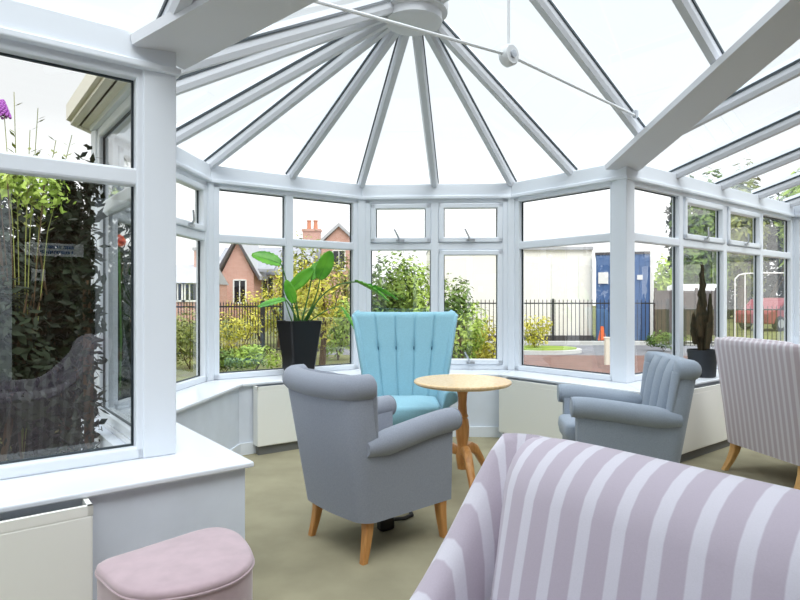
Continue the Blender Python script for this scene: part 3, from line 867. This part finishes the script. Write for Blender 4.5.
def shrub(px, Y, rx, h, m, label, cat='shrub', name='shrub', n=900, size=.07, z0=None, seed=1, group=None, shape='ball', ry=None, trunk=False):
    z0 = GZ if z0 is None else z0; X = W(px, Y)
    if 8 < Y < 20 and m != 'lf_dark': n, size = int(n*2.2), size*.66
    o = thing(name, label, cat, (X, Y, GZ), 0, group)
    foliage((0, 0, (z0-GZ)+h/2), (rx, ry or rx, h/2*1.0), n, size, m, o, seed, shape)
    r = random.Random(seed+50); mb = MB()
    top = (z0-GZ)+h*.7
    if trunk:
        mb.tube([(0, 0, 0), (.05, .02, top*.5), (0, 0, top)], [.06*h/2, .045*h/2, .02*h/2], 8)
    for k in range(5):
        a = r.uniform(0, 6.28); mb.tube([(0, 0, (top*.35 if trunk else 0)), (rx*.3*cos(a), rx*.3*sin(a), top*.6), (rx*.55*cos(a), rx*.55*sin(a), top)], [.02*h/2, .015*h/2, .006], 6)
    mb.build('stem', 'bark', o)
    return o
# outside the near left window
shrub(66, 5.2, .55, 2.5, 'lf_dark', 'dark green conifer outside the near left window, its tip below the purple flower', 'conifer', 'conifer', 5200, .06, seed=2, shape='cone')
shrub(10, 7.2, 1.0, 2.3, 'lf_dark', 'broad dark evergreen bush behind the near left window', 'shrub', 'evergreen_shrub', 6500, .07, seed=3)
shrub(98, 7.4, .70, 2.6, 'lf_dark', 'narrow dark evergreen close to the bay gutter outside the left window', 'conifer', 'conifer', 5200, .06, seed=4, shape='cone')
shrub(20, 9.4, 2.2, 3.1, 'lf_dark', 'long dark hedge behind the conifers outside the left window', 'hedge', 'hedge', 7000, .10, seed=5, shape='box', ry=.5)
shrub(-160, 5.6, .5, 2.9, 'lf_dark', 'tall dark hedge mostly out of view at left, added to darken a pane reflection', 'hedge', 'hedge', 6000, .10, seed=7, shape='box', ry=2.2)  # added beyond the left edge so the bay side glass reflects something dark
shrub(0, 4.5, .52, 2.0, 'lf_dark', 'dark evergreen bush close outside the left window at the frame edge', 'shrub', 'evergreen_shrub', 4200, .055, seed=8)
climb = shrub(90, 2.88, .048, 2.0, 'lf_dark', 'slim dark climber against the outer corner of the bay side window', 'climber', 'climbing_plant', 900, .03, seed=10, ry=.06, shape='box')
bd = shrub(22, 4.7, 0.40, .60, 'lf_lime', 'flowering shrub with lime leaves and a purple bloom outside the left window', 'shrub', 'flowering_shrub', 620, .034, z0=1.80, seed=6)
mb = MB(); r = random.Random(9)
X0, Y0 = W(22, 4.7), 4.7
fl_ = MB()
for (px, py, Y) in ((4, 112, 4.6), (14, 92, 4.7), (38, 108, 4.75), (30, 130, 4.6), (56, 140, 4.7), (72, 135, 4.9)):
    tx_, tz_ = W(px, Y)-X0, Zp(py, Y)-GZ
    mb.tube([(0, 0, 0), (tx_*.5, (Y-Y0)*.5, 1.9), (tx_, Y-Y0, tz_)], [.004, .004, .003], 6)
    if py == 112:
        for i in range(70):
            t = i/69; a = i*2.4; rr_ = .045*(1-t*.7)
            fl_.sphere((tx_+rr_*cos(a)-.1*t*.2, Y-Y0+rr_*sin(a), tz_-.04+.13*t), .012, 4)
    else:
        for i in range(16):
            t = r.random(); q = Vector((tx_*(.5+.5*t), (Y-Y0)*(.5+.5*t), 1.9+(tz_-1.9)*t)); a = r.uniform(0, 6.28)
            e = q+Vector((.06*cos(a), .06*sin(a), .04)); sd = Vector((-sin(a), cos(a), 0))*.014
            mb.poly([q, (q+e)/2+sd, e, (q+e)/2-sd])
mb.build('flower_stalk', 'lf_olive', bd); fl_.build('bloom', 'petal', bd, smooth=True)
ofl = thing('orange_flower', 'orange bloom on a stalk seen beside the bay side window', 'flower', (W(119, 6.0), 6.0, GZ), 0)
MB().tube([(0, 0, 0), (.02, 0, .9), (0, 0, 1.95)], .01).build('stem', 'stem', ofl)
mb = MB(); r = random.Random(4)
for i in range(60):
    d = Vector((r.gauss(0, 1), r.gauss(0, 1), r.gauss(0, 1))).normalized()*.07; t = d.orthogonal().normalized()*.03
    c = Vector((0, 0, 1.95)); mb.poly([c, c+d*.6+t, c+d, c+d*.6-t])
mb.build('petals', 'petal_o', ofl)

# railings (fence > bar, rail, post)
def fence(p0, p1, nb, z1, label, z0=GZ, name='railing_fence'):
    p0, p1 = Vector(p0), Vector(p1); d = p1-p0; ln_ = d.length; ang = math.atan2(d.y, d.x)
    o = thing(name, label, 'fence', (p0.x, p0.y, z0), ang, 'black iron railings beyond the garden')
    h = z1-z0
    MB().box((ln_/2, 0, h-.10), (ln_, .03, .04)).build('rail', 'iron', o); MB().box((ln_/2, 0, .10), (ln_, .03, .04)).build('rail', 'iron', o)
    me = None
    for i in range(nb):
        x = ln_*(i+.5)/nb
        if me is None:
            b = MB().lathe([(.011, 0.02), (.011, h-.04), (.016, h-.03), (.001, h+.03)], 6).build('bar', 'iron', o); me = b.data
        else:
            b = bpy.data.objects.new('bar', me); COL.objects.link(b); b.parent = o
        b.location = (x, 0, 0)
    for x in (0, ln_/2, ln_): MB().box((x, 0, h/2+.02), (.06, .06, h+.04)).build('post', 'iron', o)
    return o
fence((W(150, 13.5), 13.5), (W(262, 14.6), 14.6), 40, 1.14, 'black iron railings in front of the brick house, left part')
fence((W(263, 14.75), 14.75), (W(366, 16.2), 16.2), 36, 1.14, 'black iron railings behind the tall leafy plant')
fence((W(438, 18.0), 18.0), (W(668, 18.0), 18.0), 56, 1.20, 'black iron railings in front of the long cream cabin')
fence((W(684, 17.2), 17.2), (W(830, 17.2), 17.2), 34, 1.02, 'black iron railings in front of the red car')
# shrubs and trees in the middle distance
shrub(190, 11.5, .85, 1.25, 'lf_olive', 'olive bush behind the left bay window, next to the near post', seed=11, n=800)
shrub(255, 11.0, .55, .62, 'lf_lime', 'low lime green bush left of the tall black pot', seed=12, n=600, size=.06)
shrub(225, 10.8, .5, .50, 'lf_mid', 'low green bush at the left end of the bay back window', seed=13, n=500, size=.06)
shrub(238, 12.6, .7, 1.15, 'lf_yel', 'thin yellow bush in front of the railings by the brick house', seed=14, n=320)
shrub(280, 16.8, .9, 2.8, 'lf_yel', 'yellow-leaved young tree behind the tall leafy plant', 'tree', 'tree', 700, .08, seed=15, trunk=True)
shrub(322, 12.0, .70, 2.3, 'lf_yel', 'bright yellow tree to the right of the plant stems', 'tree', 'tree', 800, .08, seed=16, trunk=True)
shrub(338, 13.2, .55, 1.55, 'lf_lime', 'lime bush in front of the railings, right of the tall black pot', seed=41, n=900)
shrub(262, 17.5, 1.1, 1.9, 'lf_yel', 'wide yellow bush behind the railings under the house windows', seed=42, n=900, size=.08)
shrub(305, 16.9, .9, 1.9, 'lf_lime', 'lime bush behind the railings beyond the plant stems', seed=43, n=900, size=.08)
shrub(345, 18.0, 1.0, 3.0, 'lf_olive', 'olive green tree behind the yellow tree, left of the bay corner', 'tree', 'tree', 900, .09, seed=17, trunk=True)
shrub(305, 21, 1.3, 3.9, 'lf_olive', 'olive tree below the twin chimney pots', 'tree', 'tree', 700, .11, seed=18, trunk=True)
shrub(386, 9.2, .62, 2.2, 'lf_mid', 'tall green shrub behind the left half of the turquoise chair back', seed=19, n=1500)
shrub(418, 9.6, .62, 2.15, 'lf_lime', 'lime green shrub behind the right half of the turquoise chair back', seed=20, n=1400)
shrub(402, 11.2, 1.1, 1.7, 'lf_dark', 'dark shrub between the two green shrubs', seed=21, n=1800)
shrub(455, 9.0, .34, 1.75, 'lf_mid', 'upright green shrub at left of the opening casement window', seed=22, n=650, size=.06)
shrub(468, 8.4, .36, 1.5, 'lf_lime', 'pale green sprig shrub leaning right before the cream cabin', seed=23, n=380, size=.06)
shrub(487, 9.6, .42, 1.1, 'lf_yel', 'yellow-green bush low in the opening casement window', seed=24, n=520, size=.055)
shrub(466, 10.4, .7, .75, 'lf_olive', 'low olive bush beside the turquoise chair wing', seed=25, n=520)
shrub(536, 15.2, .45, 1.0, 'lf_yel', 'yellow-green tuft on the grass island', seed=26, n=330)
shrub(664, 15.4, .5, .55, 'lf_mid', 'low green bush behind the blue-grey armchair', seed=27, n=400)
# trees at right
shrub(672, 36, 1.7, 4.4, 'lf_lime', 'lime tree behind the brown timber fence', 'tree', 'tree', 900, .2, seed=31, trunk=True)
shrub(702, 29, 1.3, 7.6, 'lf_mid', 'green tree behind the second right-hand window', 'tree', 'tree', 2600, .2, seed=32, trunk=True)
shrub(742, 35, 2.0, 9.6, 'lf_olive', 'tall olive tree behind the third right-hand window', 'tree', 'tree', 4200, .22, seed=33, trunk=True)
shrub(806, 33.5, 2.0, 9.2, 'lf_lime', 'tall pale tree behind the fourth right-hand window', 'tree', 'tree', 3600, .22, seed=34, trunk=True)
shrub(760, 42, 6.4, 8.4, 'lf_dark', 'dark row of evergreens behind the pale trees at right', 'hedge', 'hedge', 7000, .34, seed=36, shape='box', ry=.7)
shrub(890, 36, 4.0, 9.6, 'lf_mid', 'large tree beyond the right edge window', 'tree', 'tree', 1600, .24, seed=35, trunk=True)

# ---- long cream cabin
cb = thing('site_cabin', 'long cream cabin behind the railings, left of the blue container', 'cabin', (W(430, 18.9), 18.9, GZ), 0)
cw = 6.265-W(430, 18.9)
MB().box((cw/2, 1.5, 1.54), (cw, 2.4, 2.92)).build('body', 'cabin', cb)
MB().box((cw/2, 1.5, 3.03), (cw+.0, 2.6, .10)).build('roof', 'rooflight', cb)
MB().box((cw/2, .24, .10), (cw, .10, .2)).build('skirt', 'barge', cb)
tr_ = MB()
for k in range(6): tr_.box((cw*(k+.5)/6, .29, 1.5), (.03, .02, 2.6))
tr_.build('panel_joint', 'whitepaint', cb)
# ---- blue container with notice
bc = thing('blue_container', 'blue steel container with white notice, behind the right-hand post', 'container', (W(596, 18.9), 18.9, GZ), -.33)
bw = 1.60
MB().box((bw/2, 1.4, 1.42), (bw, 2.8, 2.75)).build('body', 'cabinblue', bc)
cr = MB()
for k in range(9): cr.box((bw*(k+.5)/9, -.012, 1.42), (.06, .03, 2.6))
cr.build('corrugation', 'cabinblue', bc)
MB().box((bw+.05, .0, 1.45), (.10, .08, 2.85)).build('corner_post', 'whitepaint', bc)
MB().box((bw/2, 1.4, 2.83), (bw+.06, 2.86, .08)).build('roof', 'barge', bc)
MB().box((.22, -.04, 2.05), (.30, .02, .36)).build('notice', 'whitepaint', bc)
MB().box((bw-.30, -.04, 2.06), (.16, .02, .15)).build('small_notice', 'whitepaint', bc)
# ---- traffic cone, bollard
cn = thing('traffic_cone', 'orange traffic cone in front of the blue container', 'cone', (W(602, 18.35), 18.35, GZ), 0)
MB().lathe([(.17, .03), (.14, .035), (.045, .52), (.03, .53), (.001, .53)], 24).build('cone_body', 'orange', cn, smooth=40)
MB().box((0, 0, .015), (.36, .36, .03)).build('base', 'orange', cn, bevel=.01)
bo_ = thing('bollard', 'short cream post on the red paving by the right-hand post', 'bollard', (W(607, 12.2), 12.2, GZ), 0)
MB().box((0, 0, .28), (.09, .09, .56)).build('shaft', 'pvc_out', bo_, bevel=.01); MB().box((0, 0, .57), (.11, .11, .03)).build('cap', 'pvc_out', bo_, bevel=.008)

# ---- timber fence
tf = thing('timber_fence', 'brown timber fence right of the blue container', 'fence', (W(655, 22), 22, GZ), 0)
fw_ = W(716, 22)-W(655, 22)
MB().box((fw_/2, 0, .85), (fw_, .05, 1.6)).build('boards', 'timber', tf)
for k in range(4): MB().box((fw_*k/3, -.05, .9), (.09, .09, 1.8)).build('post', 'timber', tf)
MB().box((fw_/2, 0, 1.68), (fw_, .1, .05)).build('cap_rail', 'timber', tf)

# ---- white tubular frame and vehicles at right
tfm = thing('tubular_frame', 'white tubular frame beyond the right-hand windows', 'railing', (W(735, 13.0), 13.0, GZ), 0)
def l3(px, py): return (W(px, 13.0)-W(735, 13.0), 0, Zp(py, 13.0)-GZ)
MB().tube([l3(735, 279), l3(739, 275), l3(745, 273.5), l3(765, 273), l3(790, 273)], .014, 8).build('top_rail', 'whitepaint', tfm, smooth=True)
for px in (735, 745, 790): MB().tube([(l3(px, 300)[0], 0, 0), l3(px, 279 if px == 735 else 273.5)], .014, 8).build('upright', 'whitepaint', tfm, smooth=True)
def vehicle(name, label, cat, px, Y, Ln, H, m, ang, prof, win):
    o = thing(name, label, cat, (W(px, Y), Y, GZ), ang)
    MB().extr([(x*Ln, -.85, z*H) for x, z in prof], (0, 1.7, 0)).build('body', m, o, bevel=.05)
    MB().extr([(x*Ln, -.88, z*H) for x, z in win], (0, 1.76, 0)).build('side_glass', 'darkglass', o)
    for x in (-.31, .31):
        for y in (-.8, .8):
            w = MB().lathe([(.001, -.1), (.31, -.1), (.33, -.06), (.33, .06), (.31, .1), (.001, .1)], 24).build('wheel', 'tyre', o, smooth=40); w.location = (x*Ln, y, .33); w.rotation_euler = (PI/2, 0, 0)
            hb = MB().lathe([(.001, -.11), (.19, -.11), (.19, .11), (.001, .11)], 16).build('hub', 'steel', w)
    return o
carp = [(-.5, .22), (-.5, .52), (-.47, .60), (-.36, .64), (-.22, .95), (-.12, 1.0), (.16, 1.0), (.28, .92), (.40, .64), (.5, .58), (.5, .22)]
carw = [(-.30, .66), (-.20, .92), (-.1, .95), (.15, .95), (.24, .90), (.33, .66)]
vehicle('car', 'red car parked beyond the railings at right', 'car', 780, 26.5, 3.6, 1.45, 'red', .35, carp, carw)
vanp = [(-.5, .16), (-.5, .48), (-.46, .55), (-.36, .60), (-.26, .96), (-.22, 1.0), (.48, 1.0), (.5, .95), (.5, .16)]
vanw = [(-.34, .62), (-.26, .88), (-.10, .90), (-.10, .62)]
vehicle('van', 'white van parked in front of the trees behind the cactus', 'van', 692, 25, 4.4, 2.0, 'whitecar', 1.2, vanp, vanw)

# ---- brick houses
def winbox(o, x, z, w, h, y=-.04, fr='whitepaint'):
    f = MB()
    for a, b, c, d in ((x, z-h/2, w, .10), (x, z+h/2, w, .10), (x-w/2, z, .10, h), (x+w/2, z, .10, h), (x, z, .07, h)): f.box((a, y, b), (c, .10, d))
    wn = f.build('house_window', fr, o); MB().box((x, y+.02, z), (w, .04, h)).build('pane', 'darkglass', wn)
HD = 46.0
def hx(px, Y=HD): return W(px, Y)
def house_main():
    X0 = hx(222); o = thing('brick_house', 'red brick house with pointed front gable seen past the tall plant', 'house', (X0, HD, GZ), 0)
    zz = lambda py: Zp(py, HD)-GZ; xx = lambda px: hx(px)-X0
    w0, w1 = xx(214), xx(306)
    MB().box(((w0+w1)/2, 4, zz(274)/2), (w1-w0, 8, zz(274))).build('wall', 'redbrick', o, uv=boxuv)
    # main roof, ridge parallel to the front
    MB().extr([(w0-.3, -.4, zz(275)), (w0-.3, 4, zz(243)), (w0-.3, 8.4, zz(275))], (w1-w0+.6, 0, 0)).build('roof', 'rooftile', o)
    # front gable wing
    g0, ga, g1 = xx(231), xx(246.5), xx(262)
    MB().extr([(g0, -2.6, 0), (g1, -2.6, 0), (g1, -2.6, zz(276)), (ga, -2.6, zz(245)), (g0, -2.6, zz(276))], (0, 4.5, 0)).build('gable', 'redbrick', o, uv=boxuv)
    for a, b in (((g0-.5, zz(281)), (ga, zz(243))), ((g1+.5, zz(281)), (ga, zz(243)))):
        MB().extr([(a[0], -2.9, a[1]), (b[0], -2.9, b[1]), (b[0], -2.9, b[1]+.28), (a[0], -2.9, a[1]+.28)], (0, 6.4, 0)).build('gable_roof', 'rooflight', o)
        MB().extr([(a[0], -2.95, a[1]-.1), (b[0], -2.95, b[1]-.1), (b[0], -2.95, b[1]+.24), (a[0], -2.95, a[1]+.24)], (0, .08, 0)).build('bargeboard', 'barge', o)
    winbox(o, xx(249), zz(292), .9, 1.7, -2.64); winbox(o, xx(226.5), zz(292), .8, 1.7); winbox(o, xx(268), zz(288), .9, 1.8)
    winbox(o, xx(285), zz(288), .9, 1.8)
    # porch roof
    MB().extr([(xx(256), -2.2, zz(273)), (xx(280), -2.2, zz(273)), (xx(279), 0, zz(263)), (xx(257), 0, zz(263))], (0, 0, .2)).build('porch_roof', 'rooftile', o)
    # lower left wing
    MB().extr([(xx(205), -1.5, zz(279)), (xx(232), -1.5, zz(279)), (xx(230), 1.8, zz(262)), (xx(205), 1.8, zz(262))], (0, 0, .22)).build('side_roof', 'rooflight', o)
house_main()
def house_far():
    Y = 60; X0 = W(297, Y); o = thing('brick_house', 'far red brick house with twin-pot chimney and right-hand gable', 'house', (X0, Y, GZ), 0)
    zz = lambda py: Zp(py, Y)-GZ; xx = lambda px: W(px, Y)-X0
    MB().box(((xx(292)+xx(356))/2, 4, zz(258)/2), (xx(356)-xx(292), 8, zz(258))).build('wall', 'redbrick', o, uv=boxuv)
    MB().extr([(xx(290), -.3, zz(259)), (xx(290), 4, zz(236)), (xx(290), 8.3, zz(259))], (xx(358)-xx(290), 0, 0)).build('roof', 'rooftile', o)
    ch = MB().box((xx(306), 4, (zz(226)+zz(250))/2), (xx(315)-xx(297), 1.0, zz(226)-zz(250))).build('chimney', 'redbrick', o, uv=boxuv)
    MB().box((xx(306), 4, zz(226)), (xx(316)-xx(296), 1.2, .25)).build('chimney_cap', 'redbrick', ch, uv=boxuv)
    for px in (303, 310): MB().lathe([(.26, 0), (.22, .3), (.2, .85), (.25, .9), (.25, 1.0), (.001, 1.0)], 16, (xx(px), 4, zz(226)+.1)).build('chimney_pot', 'terracotta', ch, smooth=40)
    g0, ga, g1 = xx(324), xx(341), xx(358)
    MB().extr([(g0, -2, 0), (g1, -2, 0), (g1, -2, zz(246)), (ga, -2, zz(229)), (g0, -2, zz(246))], (0, 5, 0)).build('gable', 'redbrick', o, uv=boxuv)
    for a, b in (((g0-.5, zz(249)), (ga, zz(229))), ((g1+.5, zz(249)), (ga, zz(229)))):
        MB().extr([(a[0], -2.3, a[1]), (b[0], -2.3, b[1]), (b[0], -2.3, b[1]+.35), (a[0], -2.3, a[1]+.35)], (0, 6.5, 0)).build('gable_roof', 'rooflight', o)
    winbox(o, ga, zz(262), 1.2, 2.0, -2.04); winbox(o, xx(306), zz(275), 1.2, 2.0)
house_far()
def house_left():
    Y = 36; X0 = W(150, Y); o = thing('brick_house', 'brick house with pale slate roof and square chimney at far left of the bay', 'house', (X0, Y, GZ), 0)
    zz = lambda py: Zp(py, Y)-GZ; xx = lambda px: W(px, Y)-X0
    MB().box(((xx(130)+xx(203))/2, 2.5, zz(281)/2), (xx(203)-xx(130), 5, zz(281))).build('wall', 'redbrick', o, uv=boxuv)
    MB().extr([(xx(128), -.3, zz(283)), (xx(128), 2.5, zz(262)), (xx(128), 5.3, zz(283))], (xx(204)-xx(128), 0, 0)).build('roof', 'rooflight', o)
    ch = MB().box((xx(189), 2.5, (zz(246)+zz(268))/2), (.85, .8, zz(246)-zz(268))).build('chimney', 'redbrick', o, uv=boxuv)
    MB().box((xx(189), 2.5, zz(246)), (1.0, 1.0, .2)).build('chimney_cap', 'rooflight', ch)
    MB().lathe([(.16, 0), (.13, .4), (.001, .4)], 12, (xx(189), 2.5, zz(245))).build('chimney_pot', 'terracotta', ch)
    winbox(o, xx(178), zz(292), .9, 1.1); winbox(o, xx(190), zz(292), .9, 1.1)
house_left()

# ------------------------------------------------------------------ light
w = bpy.data.worlds.new('overcast_sky'); S.world = w; w.use_nodes = True
nt = w.node_tree; bg = nt.nodes['Background']
tc = nt.nodes.new('ShaderNodeTexCoord'); sx = nt.nodes.new('ShaderNodeSeparateXYZ'); rp_ = nt.nodes.new('ShaderNodeValToRGB')
nt.links.new(tc.outputs['Generated'], sx.inputs[0])
nt.links.new(sx.outputs['Z'], rp_.inputs['Fac'])
e = rp_.color_ramp.elements
e[0].position = 0; e[0].color = (.43, .432, .43, 1); e[1].position = 1; e[1].color = (.80, .83, .86, 1)
x = e.new(.15); x.color = (.42, .423, .425, 1); x = e.new(.27); x.color = (.297, .302, .306, 1); x = e.new(.47); x.color = (.290, .297, .302, 1); x = e.new(.62); x.color = (.60, .625, .645, 1)
nt.links.new(rp_.outputs['Color'], bg.inputs['Color']); bg.inputs['Strength'].default_value = 3.0
sd = bpy.data.lights.new('sun', 'SUN'); sd.energy = 1.7; sd.angle = math.radians(40); sd.color = (1, .97, .93)
so = bpy.data.objects.new('sun', sd); COL.objects.link(so); so.rotation_euler = (math.radians(35), math.radians(18), 0)

cam = bpy.data.cameras.new('camera'); co = bpy.data.objects.new('camera', cam); COL.objects.link(co)
co.location = (0, 0, EYE); co.rotation_euler = (PI/2, 0, 0)
cam.sensor_width = 36; cam.lens = 36*F/800; cam.clip_start = .02; cam.clip_end = 300
S.camera = co
S.view_settings.view_transform = 'Standard'; S.view_settings.look = 'None'; S.view_settings.exposure = .32; S.view_settings.gamma = 1
S.view_settings.use_curve_mapping = False
S.cycles.max_bounces = 10; S.cycles.diffuse_bounces = 5; S.cycles.transparent_max_bounces = 16; S.cycles.caustics_reflective = False
